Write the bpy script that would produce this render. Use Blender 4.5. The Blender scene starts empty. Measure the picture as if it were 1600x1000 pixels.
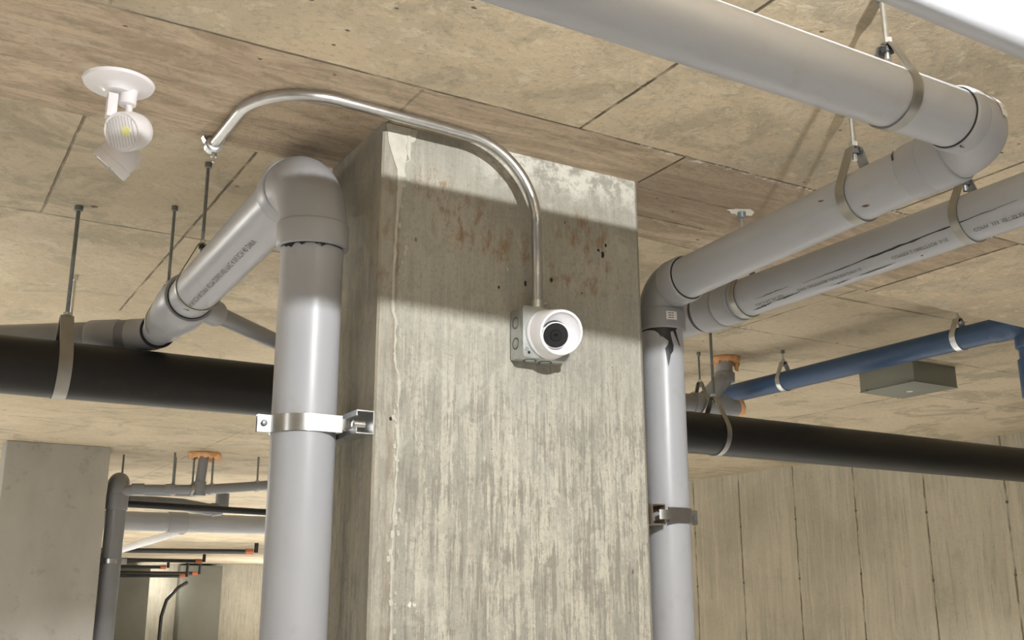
import bpy, bmesh, math, random
from mathutils import Vector, Matrix
random.seed(7)
Z0 = 1.6                      # heights below are measured from eye level, the floor is 1.6 m lower
COL = bpy.context.scene.collection
scene = bpy.context.scene

# ------------------------------------------------------------------ camera, world, lights, exposure
YAW, PITCH, ROLL, FPX = .53142, .25896, -.00133, 1660.3
_f = Vector((math.sin(YAW)*math.cos(PITCH), math.cos(YAW)*math.cos(PITCH), math.sin(PITCH)))
_r = Vector((math.cos(YAW), -math.sin(YAW), 0)); _u = _r.cross(_f)
_r, _u = math.cos(ROLL)*_r+math.sin(ROLL)*_u, -math.sin(ROLL)*_r+math.cos(ROLL)*_u
cam = bpy.data.cameras.new('camera'); cam.sensor_fit = 'HORIZONTAL'; cam.sensor_width = 36
cam.lens = 36*FPX/1600; cam.clip_start = .05; cam.clip_end = 200
camo = bpy.data.objects.new('camera', cam); COL.objects.link(camo)
M = Matrix((( _r.x, _u.x, -_f.x, 0), (_r.y, _u.y, -_f.y, 0), (_r.z, _u.z, -_f.z, Z0), (0, 0, 0, 1)))
camo.matrix_world = M
scene.camera = camo

world = bpy.data.worlds.new('world'); scene.world = world; world.use_nodes = True
world.node_tree.nodes['Background'].inputs[0].default_value = (1.0, .97, .92, 1)
world.node_tree.nodes['Background'].inputs[1].default_value = .15
scene.view_settings.view_transform = 'Standard'; scene.view_settings.look = 'None'
scene.view_settings.gamma = 1; scene.view_settings.use_curve_mapping = False
scene.view_settings.exposure = 0.0

def area(name, loc, size, power, col=(1, .985, .96), rot=(0, 0, 0), spread=180):
    l = bpy.data.lights.new(name, 'AREA'); l.shape = 'RECTANGLE'; l.size, l.size_y = size
    l.energy = power; l.color = col; l.spread = math.radians(spread)
    o = bpy.data.objects.new(name, l); COL.objects.link(o)
    o.location = (loc[0], loc[1], loc[2]+Z0); o.rotation_euler = rot
    return o
def lamp(name, loc, radius, power, col=(1, .985, .96)):
    l = bpy.data.lights.new(name, 'POINT'); l.shadow_soft_size = radius; l.energy = power; l.color = col
    o = bpy.data.objects.new(name, l); COL.objects.link(o); o.location = (loc[0], loc[1], loc[2]+Z0)
    return o
# the ceiling light of the aisle the photographer stands in
lamp('aisle_light', (.72, .20, .727), .007, 94, (1, 1, 1))
# added fill: unseen area lights facing down, brightening the bays off the pale floor
for i, (x, y, p) in enumerate([(-2.2, 1.2, 54), (3.2, .2, 45), (-1.6, 4.6, 82), (4.4, 4.6, 86), (.5, -3.0, 46), (1.6, 6.6, 70), (-3.0, 9.0, 150), (4.6, 11.0, 190),
                               (.5, 14.0, 220), (5.5, 19.0, 380), (1.5, 25.0, 420), (9.5, 29.0, 420)]):
    area('bay_fill', (x, y, .80), (1.2, .16), p, (1, 1, .99), spread=130)
# unseen point lamps: first read off the bright left ceiling, others added as fill
for x, y, z, p in ((-.75, 4.3, .85, 42), (-1.8, 1.2, .60, 6), (-.9, 8.6, .85, 25), (.2, 11.2, .7, 40), (4.6, 15.0, .85, 50), (10.6, 30.8, .6, 120), (7.35, 32.7, .5, 45)):
    lamp('unseen_lamp', (x, y, z), .06, p, (1, 1, .98))

# ------------------------------------------------------------------ node helpers
class NT:
    def __init__(s, name):
        s.m = bpy.data.materials.new(name); s.m.use_nodes = True; s.t = s.m.node_tree; s.n = s.t.nodes; s.l = s.t.links
        s.b = s.n['Principled BSDF']
    def node(s, typ, **k):
        n = s.n.new(typ)
        for a, v in k.items(): setattr(n, a, v)
        return n
    def put(s, sock, v):
        if hasattr(v, 'default_value') or isinstance(v, bpy.types.NodeSocket): s.l.new(v, sock)
        else: sock.default_value = v
    def math(s, op, a, b=0, c=0, clamp=False):
        n = s.node('ShaderNodeMath', operation=op); n.use_clamp = clamp
        s.put(n.inputs[0], a); s.put(n.inputs[1], b); s.put(n.inputs[2], c); return n.outputs[0]
    def pos(s):
        if not hasattr(s, '_p'): s._p = s.node('ShaderNodeNewGeometry').outputs['Position']
        return s._p
    def xyz(s):
        if not hasattr(s, '_x'):
            n = s.node('ShaderNodeSeparateXYZ'); s.l.new(s.pos(), n.inputs[0]); s._x = n.outputs
        return s._x
    def noise(s, scale, detail=4, rough=.55, stretch=(1, 1, 1), off=(0, 0, 0), dist=0):
        mp = s.node('ShaderNodeMapping'); s.l.new(s.pos(), mp.inputs[0]); mp.inputs['Scale'].default_value = stretch
        mp.inputs['Location'].default_value = off
        n = s.node('ShaderNodeTexNoise'); s.l.new(mp.outputs[0], n.inputs['Vector'])
        n.inputs['Scale'].default_value = scale; n.inputs['Detail'].default_value = detail
        n.inputs['Roughness'].default_value = rough; n.inputs['Distortion'].default_value = dist
        return n.outputs['Fac']
    def voro(s, scale, stretch=(1, 1, 1), off=(0, 0, 0)):
        mp = s.node('ShaderNodeMapping'); s.l.new(s.pos(), mp.inputs[0]); mp.inputs['Scale'].default_value = stretch
        mp.inputs['Location'].default_value = off
        n = s.node('ShaderNodeTexVoronoi'); s.l.new(mp.outputs[0], n.inputs['Vector']); n.inputs['Scale'].default_value = scale
        return n.outputs['Distance'], n.outputs['Color']
    def step(s, v, a, b):
        n = s.node('ShaderNodeMapRange'); n.interpolation_type = 'SMOOTHSTEP'
        s.put(n.inputs['Value'], v); s.put(n.inputs['From Min'], a); s.put(n.inputs['From Max'], b)
        return n.outputs[0]
    def mix(s, f, a, b, blend='MIX'):
        n = s.node('ShaderNodeMix', data_type='RGBA', blend_type=blend)
        s.put(n.inputs[0], f)
        for i, v in ((6, a), (7, b)):
            if isinstance(v, tuple): v = v if len(v) == 4 else (*v, 1)
            s.put(n.inputs[i], v)
        return n.outputs[2]
    def line(s, axis, c, width, lo=None, hi=None, wob=.004, seed=0):
        """mask of a seam at axis==c, between lo and hi on the other axis (world metres)"""
        X = s.xyz(); other = {'x': 'y', 'y': 'x'}[axis[0]] if len(axis) == 1 else axis[1]
        ix = 'xyz'.index(axis[0]); io = 'xyz'.index(other)
        w = s.noise(9, 3, off=(seed*3.1, seed, 0))
        v = s.math('ADD', X[ix], s.math('MULTIPLY', s.math('SUBTRACT', w, .5), wob*4))
        d = s.math('ABSOLUTE', s.math('SUBTRACT', v, c))
        m = s.math('SUBTRACT', 1, s.step(d, width*.35, width))
        if lo is not None: m = s.math('MULTIPLY', m, s.math('GREATER_THAN', X[io], lo))
        if hi is not None: m = s.math('MULTIPLY', m, s.math('LESS_THAN', X[io], hi))
        return m
    def finish(s, col, rough=.85, bump=None, dist=.002, strength=.6, metal=0):
        s.put(s.b.inputs['Base Color'], col if not isinstance(col, tuple) else (*col, 1) if len(col) == 3 else col)
        s.put(s.b.inputs['Roughness'], rough); s.put(s.b.inputs['Metallic'], metal)
        if bump is not None:
            bn = s.node('ShaderNodeBump'); s.put(bn.inputs['Height'], bump); bn.inputs['Distance'].default_value = dist
            bn.inputs['Strength'].default_value = strength; s.l.new(bn.outputs[0], s.b.inputs['Normal'])
        return s.m

def seam_sum(t, lines):
    tot = None
    for i, (ax, c, w, lo, hi, st) in enumerate(lines):
        m = t.math('MULTIPLY', t.line(ax, c, w, lo, hi, wob=.0016, seed=i), st)
        tot = m if tot is None else t.math('MAXIMUM', tot, m)
    return tot

def ceiling_near():
    t = NT('near_ceiling_concrete'); X = t.xyz()
    big = t.noise(1.7, 5, .6); med = t.noise(6, 8, .72, off=(3, 1, 0), dist=.6); fine = t.noise(75, 6, .75); mid = t.noise(19, 7, .75, off=(1, 8, 0), dist=.4)
    c = t.mix(t.step(big, .38, .62), (.50, .41, .285), (.655, .535, .365))
    c = t.mix(t.math('MULTIPLY', t.step(med, .50, .60), .65), c, (.40, .345, .24))
    c = t.mix(t.math('MULTIPLY', t.step(mid, .52, .62), .60), c, (.72, .62, .45))
    c = t.mix(t.math('MULTIPLY', t.step(t.noise(3.2, 6, .7, off=(9, 2, 0), dist=1), .52, .64), .40), c, (.40, .385, .31))
    # band cast against planks, between the two long seams
    band = t.math('MULTIPLY', t.math('GREATER_THAN', X[1], 1.541), t.math('LESS_THAN', X[0], 2.39))
    grain = t.noise(3.6, 8, .74, stretch=(1, 4.6, 1), off=(0, 4, 0), dist=1.1); g2 = t.noise(13, 7, .75, stretch=(.6, 2.6, 1), off=(2, 4, 0), dist=.5)
    bc = t.mix(t.step(grain, .38, .64), (.40, .305, .205), (.62, .495, .35))
    bc = t.mix(t.math('MULTIPLY', t.step(g2, .52, .62), .60), bc, (.31, .25, .17))
    bc = t.mix(t.math('MULTIPLY', t.step(t.noise(8, 6, .7, off=(3, 3, 0)), .56, .68), .4), bc, (.62, .53, .40))
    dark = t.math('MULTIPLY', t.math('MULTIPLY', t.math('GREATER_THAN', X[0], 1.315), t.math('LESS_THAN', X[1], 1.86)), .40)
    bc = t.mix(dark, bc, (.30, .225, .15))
    c = t.mix(band, c, bc)
    c = t.mix(t.math('MULTIPLY', t.step(fine, .50, .66), .42), c, (.27, .22, .15))
    pit = None
    for sc_, th, off in ((9, .055, (.3, .1, 0)), (23, .10, (2.2, 1.1, 0))):
        d, vc = t.voro(sc_, off=off, stretch=(1, 1.5, 1)); sep = t.node('ShaderNodeSeparateColor'); t.l.new(vc, sep.inputs[0])
        p_ = t.math('MULTIPLY', t.math('SUBTRACT', 1, t.step(t.math('ADD', d, t.math('MULTIPLY', t.math('SUBTRACT', mid, .5), .12)), th*.5, th)), t.math('GREATER_THAN', sep.outputs[0], .66 if sc_ == 9 else .80))
        pit = p_ if pit is None else t.math('MAXIMUM', pit, p_)
    c = t.mix(t.math('MULTIPLY', pit, .85), c, (.11, .075, .045))
    seams = seam_sum(t, [('y', 1.541, .0035, None, None, .6), ('x', .729, .003, 1.54, 1.72, .7), ('x', 1.055, .004, .5, 1.541, .75),
                         ('x', 1.315, .0035, 1.541, 1.7, .8), ('y', 1.72, .003, 1.33, 1.6, .5), ('y', .62, .004, None, None, .6), ('x', .2, .003, .6, 1.54, .3),
                         ('x', 1.93, .005, .6, 1.541, .6), ('x', 2.39, .006, 1.541, None, .8), ('y', 1.86, .0035, 1.33, 1.65, .55), ('y', 1.99, .0035, 1.33, 2.39, .35)])
    seams = t.math('MULTIPLY', seams, t.math('ADD', .45, t.step(t.noise(14, 4), .38, .55)), clamp=True)
    c = t.mix(seams, c, (.12, .09, .06))
    # pale grout crumbs along the right part of the long seam
    cr = t.math('MULTIPLY', t.line('y', 1.545, .010, 1.2, 2.3, wob=.006, seed=5), t.step(t.noise(70, 3), .50, .60))
    c = t.mix(t.math('MULTIPLY', cr, .8), c, (.74, .70, .60))
    h = t.math('ADD', t.math('MULTIPLY', fine, .5), t.math('ADD', t.math('MULTIPLY', grain, t.math('MULTIPLY', band, .8)), t.math('MULTIPLY', mid, .9)))
    h = t.math('SUBTRACT', h, t.math('ADD', seams, t.math('MULTIPLY', pit, 1.2)))
    return t.finish(c, .82, h, .0055, .9)

def ceiling_far():
    t = NT('far_ceiling_concrete'); X = t.xyz()
    big = t.noise(.9, 5, .6, off=(2, 2, 0)); med = t.noise(2.6, 8, .7, dist=.8); fine = t.noise(42, 6, .75); mid = t.noise(12, 7, .75, off=(5, 0, 0), dist=.4)
    c = t.mix(t.step(big, .36, .64), (.475, .39, .265), (.63, .53, .375))
    c = t.mix(t.math('MULTIPLY', t.step(med, .50, .61), .70), c, (.36, .31, .215))
    c = t.mix(t.math('MULTIPLY', t.step(mid, .53, .66), .40), c, (.64, .585, .46))
    c = t.mix(t.math('MULTIPLY', t.step(fine, .50, .68), .36), c, (.27, .23, .16))
    d, vc = t.voro(6, off=(.7, .4, 0)); sep = t.node('ShaderNodeSeparateColor'); t.l.new(vc, sep.inputs[0])
    pit = t.math('MULTIPLY', t.math('SUBTRACT', 1, t.step(t.math('ADD', d, t.math('MULTIPLY', t.math('SUBTRACT', mid, .5), .12)), .035, .07)), t.math('GREATER_THAN', sep.outputs[0], .55))
    c = t.mix(t.math('MULTIPLY', pit, .8), c, (.12, .085, .055))
    seams = seam_sum(t, [('y', 3.275, .005, None, None, .6), ('x', .719, .005, None, 4.3, .7), ('x', .300, .005, None, 3.275, .55),
                         ('x', 3.03, .006, None, 3.4, .5), ('y', 3.9, .006, 3.0, None, .5), ('y', 2.73, .010, 2.9, 3.8, .55), ('y', 5.8, .01, None, None, .4), ('y', 7.2, .012, None, None, .5),
                         ('x', 2.05, .01, 4.0, None, .3), ('x', 4.9, .008, None, None, .5), ('y', 12, .02, None, None, .5), ('y', 16.5, .03, None, None, .5)])
    seams = t.math('MULTIPLY', seams, t.math('ADD', .35, t.step(t.noise(8, 4), .38, .56)), clamp=True)
    c = t.mix(seams, c, (.15, .115, .075))
    w = t.noise(3.2, 5, .6, stretch=(.75, 1.2, 1), off=(7, 7, 0), dist=.8)
    h = t.math('ADD', t.math('ADD', t.math('MULTIPLY', fine, .25), t.math('MULTIPLY', w, 2.6)), t.math('MULTIPLY', mid, .8))
    h = t.math('SUBTRACT', h, t.math('ADD', seams, pit))
    return t.finish(c, .85, h, .010, .75)

def column_mat():
    t = NT('column_concrete'); X = t.xyz(); z = t.math('SUBTRACT', X[2], Z0)
    streak = t.noise(3.0, 9, .76, stretch=(15, 15, .8), dist=.35)
    streak2 = t.noise(5, 8, .74, stretch=(24, 24, 1.5), off=(4, 0, 1), dist=.3)
    wide = t.noise(2.2, 5, .65, stretch=(8, 8, .7), off=(7, 0, 4))
    big = t.noise(2.6, 5, .65, off=(1, 1, 5), dist=.6); fine = t.noise(110, 6, .8); blot = t.noise(12, 8, .76, off=(0, 5, 3), dist=.5)
    low = t.math('SUBTRACT', 1, t.step(t.math('ADD', z, t.math('MULTIPLY', blot, .15)), .25, .72))           # streaks grow lower down
    c = t.mix(t.step(big, .38, .62), (.385, .37, .315), (.485, .47, .405))
    gritty = t.math('MULTIPLY', t.math('SUBTRACT', t.noise(38, 7, .8, stretch=(1, 1, .45), dist=.4), .5), .55)
    brk = t.math('MULTIPLY', t.math('SUBTRACT', blot, .5), .45)
    c = t.mix(t.math('MULTIPLY', t.step(t.math('ADD', wide, gritty), .44, .60), t.math('MULTIPLY', low, .60)), c, (.64, .605, .50))
    c = t.mix(t.math('MULTIPLY', t.step(t.math('ADD', streak, t.math('ADD', gritty, brk)), .48, .56), t.math('ADD', t.math('MULTIPLY', low, .50), .12)), c, (.73, .695, .575))
    c = t.mix(t.math('MULTIPLY', t.step(t.math('ADD', streak2, t.math('SUBTRACT', gritty, brk)), .515, .575), t.math('ADD', t.math('MULTIPLY', low, .55), .18)), c, (.27, .25, .205))
    c = t.mix(t.math('MULTIPLY', t.step(fine, .50, .64), .42), c, (.24, .225, .18))
    c = t.mix(t.math('MULTIPLY', t.step(t.noise(60, 3, .6, off=(3, 1, 7)), .70, .74), .75), c, (.82, .80, .72))
    c = t.mix(t.math('MULTIPLY', t.step(t.noise(75, 3, .6, off=(9, 1, 2)), .71, .75), .7), c, (.12, .11, .085))
    c = t.mix(t.math('MULTIPLY', t.step(blot, .52, .64), .40), c, (.32, .305, .26))
    # pale laitance patch under the slab, right half
    top = t.math('MULTIPLY', t.step(t.math('ADD', z, t.math('MULTIPLY', blot, .12)), .83, .90), t.step(X[0], .86, 1.0))
    c = t.mix(t.math('MULTIPLY', top, t.step(t.noise(34, 5, .7), .40, .58)), c, (.70, .68, .60))
    c = t.mix(t.math('MULTIPLY', t.step(t.noise(14, 4, .6, off=(8, 0, 0), dist=.8), .60, .70), .40), c, (.66, .64, .56))
    # white splashes low on the left and right
    sp = t.math('MULTIPLY', t.step(t.noise(22, 4, .6, stretch=(1.3, 1, .7), off=(2, 2, 9)), .655, .69), t.math('SUBTRACT', 1, t.step(z, .0, .40)))
    edge = t.math('MAXIMUM', t.math('SUBTRACT', 1, t.step(X[0], .80, .90)), t.step(X[0], 1.2, 1.28))
    c = t.mix(t.math('MULTIPLY', sp, edge), c, (.88, .86, .80))
    # rust stains
    def blob(cx, cz, rx, rz):
        a = t.math('POWER', t.math('DIVIDE', t.math('SUBTRACT', X[0], cx), rx), 2)
        b = t.math('POWER', t.math('DIVIDE', t.math('SUBTRACT', z, cz), rz), 2)
        return t.math('SUBTRACT', 1, t.step(t.math('ADD', a, b), .2, 1.0))
    rs = None
    for a in ((.825, .765, .055, .05), (.90, .70, .10, .075), (.98, .67, .10, .05), (1.165, .725, .09, .06), (1.17, .64, .12, .06), (.735, .62, .03, .25)):
        b = blob(*a); rs = b if rs is None else t.math('MAXIMUM', rs, b)
    front = t.math('LESS_THAN', X[1], 1.75)
    rs = t.math('MULTIPLY', t.math('MULTIPLY', rs, front), t.step(t.noise(30, 5, .7, stretch=(1.6, 1, .7), off=(1, 0, 2)), .46, .66))
    c = t.mix(t.math('MULTIPLY', rs, .80), c, (.29, .165, .075))
    # formwork strip along the left corner
    strip = t.math('MULTIPLY', t.math('LESS_THAN', X[0], .757), front)
    er = t.math('MULTIPLY', t.math('MULTIPLY', t.math('LESS_THAN', X[0], .775), t.math('SUBTRACT', 1, t.step(t.math('ABSOLUTE', t.math('SUBTRACT', X[0], .752)), .003, .012))), t.step(t.noise(20, 6, .7, stretch=(2, 1, .5), off=(5, 5, 5)), .42, .60))
    c = t.mix(t.math('MULTIPLY', er, .6), c, (.24, .17, .10))
    er2 = t.math('MULTIPLY', t.math('SUBTRACT', 1, t.step(t.math('SUBTRACT', X[0], .721), .002, .011)), t.step(t.noise(24, 6, .7, stretch=(2, 1, .5), off=(5, 9, 5)), .44, .60))
    c = t.mix(t.math('MULTIPLY', er2, .6), c, (.66, .58, .42))
    c = t.mix(t.math('MULTIPLY', strip, .40), c, (.36, .34, .28))
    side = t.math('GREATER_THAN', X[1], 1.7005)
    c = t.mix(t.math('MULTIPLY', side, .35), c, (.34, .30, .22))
    d, vc = t.voro(8, off=(.2, .9, .4), stretch=(1.6, 1, 1)); sep = t.node('ShaderNodeSeparateColor'); t.l.new(vc, sep.inputs[0])
    pit = t.math('MULTIPLY', t.math('LESS_THAN', t.math('ADD', d, t.math('MULTIPLY', t.math('SUBTRACT', blot, .5), .12)), .045), t.math('GREATER_THAN', sep.outputs[0], .70))
    c = t.mix(t.math('MULTIPLY', pit, .7), c, (.10, .09, .07))
    h = t.math('ADD', t.math('MULTIPLY', fine, .35), t.math('ADD', t.math('MULTIPLY', streak, 1.0), t.math('MULTIPLY', blot, .6)))
    h = t.math('SUBTRACT', h, t.math('MULTIPLY', pit, 1.5))
    return t.finish(c, .8, h, .005, .9)

def wall_mat(name, axis='y', lines=(), base=(.50, .45, .335), seamcol=(.20, .165, .11)):
    t = NT(name); X = t.xyz()
    st = (1, 7, .5) if axis == 'y' else (7, 1, .5)
    streak = t.noise(2.2, 8, .72, stretch=st, dist=.3); big = t.noise(.8, 6, .65, dist=.6); fine = t.noise(36, 6, .75)
    c = t.mix(t.step(big, .36, .64), tuple(v*.86 for v in base), tuple(v*1.08 for v in base))
    c = t.mix(t.math('MULTIPLY', t.step(streak, .46, .62), .5), c, tuple(min(1, v*1.28) for v in base))
    c = t.mix(t.math('MULTIPLY', t.step(t.noise(4, 8, .74, stretch=st, off=(3, 3, 3), dist=.4), .52, .64), .5), c, tuple(v*.62 for v in base))
    c = t.mix(t.math('MULTIPLY', t.step(t.noise(6, 7, .75, off=(1, 3, 3)), .54, .68), .4), c, tuple(v*.68 for v in base))
    c = t.mix(t.math('MULTIPLY', t.step(fine, .52, .75), .3), c, tuple(v*.5 for v in base))
    if lines:
        s = None
        for i, l in enumerate(lines):
            m = t.math('MULTIPLY', t.line(axis+'z', l, .010, seed=i, wob=.005), .75)
            s = m if s is None else t.math('MAXIMUM', s, m)
        s = t.math('MULTIPLY', s, t.math('ADD', .4, t.step(t.noise(7, 4), .36, .56)), clamp=True)
        c = t.mix(s, c, seamcol)
        # tie holes on the seams
        for hz in (.66, .17, -.33):
            for k, l in enumerate(lines):
                a = t.math('ADD', t.math('POWER', t.math('SUBTRACT', X['xyz'.index(axis)], l), 2), t.math('POWER', t.math('SUBTRACT', X[2], Z0+hz+((k*37) % 7-3)*.012), 2))
                c = t.mix(t.math('LESS_THAN', a, .00014), c, (.16, .12, .08))
        h = t.math('SUBTRACT', t.math('ADD', streak, fine), s)
    else: h = t.math('ADD', streak, fine)
    return t.finish(c, .85, h, .008, .7)

def simple(name, col, rough=.5, metal=0, var=.08, nscale=20, bump=0, stretch=(1, 1, 1), coat=0, dirt=None):
    t = NT(name); n = t.noise(nscale, 5, .6, stretch=stretch)
    c = t.mix(n, tuple(max(0, v*(1-var)) for v in col), tuple(min(1, v*(1+var)) for v in col))
    if dirt: c = t.mix(t.math('MULTIPLY', t.step(t.noise(dirt[1], 5, .7, off=(4, 4, 4)), .56, .70), dirt[2]), c, dirt[0])
    r = t.math('ADD', t.math('MULTIPLY', t.math('SUBTRACT', n, .5), .15), rough)
    t.finish(c, r, n if bump else None, bump or .001, .5, metal)
    if coat: t.b.inputs['Coat Weight'].default_value = coat; t.b.inputs['Coat Roughness'].default_value = .15
    return t.m

MAT = dict(
    pvc=simple('grey_pvc', (.43, .44, .465), .36, var=.05, nscale=7, dirt=((.36, .33, .28), 16, .25)),
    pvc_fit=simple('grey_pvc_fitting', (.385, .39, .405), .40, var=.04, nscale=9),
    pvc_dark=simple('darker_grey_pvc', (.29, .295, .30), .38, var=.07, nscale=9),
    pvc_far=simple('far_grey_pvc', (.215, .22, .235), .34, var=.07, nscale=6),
    bright_pvc=simple('pale_pvc', (.80, .80, .81), .45, var=.04),
    iron=simple('black_iron', (.008, .0075, .007), .42, var=.3, nscale=12, stretch=(.3, 1, 1), bump=.001, dirt=((.035, .02, .012), 4, .5)),
    black=simple('black_paint', (.012, .012, .012), .45),
    emt=simple('galvanised_conduit', (.56, .555, .54), .34, 1, var=.16, nscale=60),
    zinc=simple('zinc_plated_steel', (.68, .69, .68), .30, 1, var=.12, nscale=25),
    galv=simple('galvanised_box_steel', (.56, .59, .58), .40, .9, var=.30, nscale=26, dirt=((.28, .28, .25), 40, .45)),
    band=simple('galvanised_band', (.40, .39, .36), .42, 1, var=.2, nscale=30),
    rod=simple('dull_threaded_rod', (.22, .24, .24), .45, .7, var=.35, nscale=80),
    dark=simple('dark_steel', (.05, .052, .055), .5, .5),
    white=simple('white_plastic', (.80, .77, .77), .38, var=.02),
    cam_white=simple('camera_white_plastic', (.86, .85, .87), .32, var=.01),
    lensblack=simple('camera_black_face', (.012, .012, .013), .25, var=.1),
    glass_black=simple('camera_lens_glass', (.004, .004, .006), .08),
    primer=simple('black_primer_drip', (.022, .022, .024), .35),
    ink=simple('pipe_print_ink', (.085, .085, .09), .6),
    blue=simple('blue_pipe', (.035, .080, .17), .36, var=.12, nscale=8, dirt=((.03, .07, .13), 6, .4)),
    encl=simple('grey_enclosure_paint', (.215, .225, .19), .5, var=.06),
    encl_lab=simple('enclosure_label', (.75, .74, .68), .5),
    foam=simple('orange_firestop_foam', (.92, .46, .22), .8, var=.25, nscale=70, bump=.003),
    label=simple('white_sticker', (.82, .80, .78), .5, var=.02),
    mortar=simple('chipped_mortar', (.56, .54, .46), .9, var=.25, nscale=60, bump=.002),
    plaster=simple('white_plaster_mark', (.90, .88, .80), .9, var=.1, nscale=40),
    tip=simple('rusty_orange_tip', (.42, .13, .06), .7),
    groove=simple('dark_groove', (.10, .10, .09), .6, .5),
    stain=simple('brown_stain', (.13, .08, .05), .8),
    hole=simple('hole_shadowed_concrete', (.03, .027, .022), .95),
    floor=simple('garage_floor_concrete', (.53, .515, .485), .7, var=.12, nscale=3),
    lampface=simple('lamp_reflector', (.70, .70, .67), .22, .6, var=.5, nscale=160, stretch=(1, 1, .25)),
    rib=simple('lens_rib_grey', (.42, .42, .42), .3),
    led=simple('yellow_led_chip', (.85, .82, .35), .4),
    clamp_rust=simple('rusted_galvanised_strut', (.50, .43, .36), .45, .9, var=.4, nscale=60),
)
t = NT('lamp_glass'); t.b.inputs['Transmission Weight'].default_value = 1; t.finish((.95, .95, .95), .08); MAT['lens'] = t.m
MAT['ceil_near'] = ceiling_near(); MAT['ceil_far'] = ceiling_far(); MAT['column'] = column_mat()
MAT['wall_r'] = wall_mat('board_marked_wall', 'y', (7.97, 7.34, 6.66, 6.0, 5.33, 4.66, 3.99, 3.3), (.50, .455, .35))
MAT['wall_b'] = wall_mat('back_wall_concrete', 'x', (), (.46, .42, .33))
MAT['pier'] = simple('pier_concrete', (.40, .385, .35), .85, var=.28, nscale=2.6, bump=.004, stretch=(1.2, 1.2, .6), dirt=((.27, .255, .22), 7, .5))
MAT['pier_dark'] = simple('dark_pier_concrete', (.15, .145, .115), .85, var=.2, nscale=1.5, dirt=((.15, .14, .11), 3, .4))
MAT['beam'] = wall_mat('beam_concrete', 'x', (), (.50, .45, .32))

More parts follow.
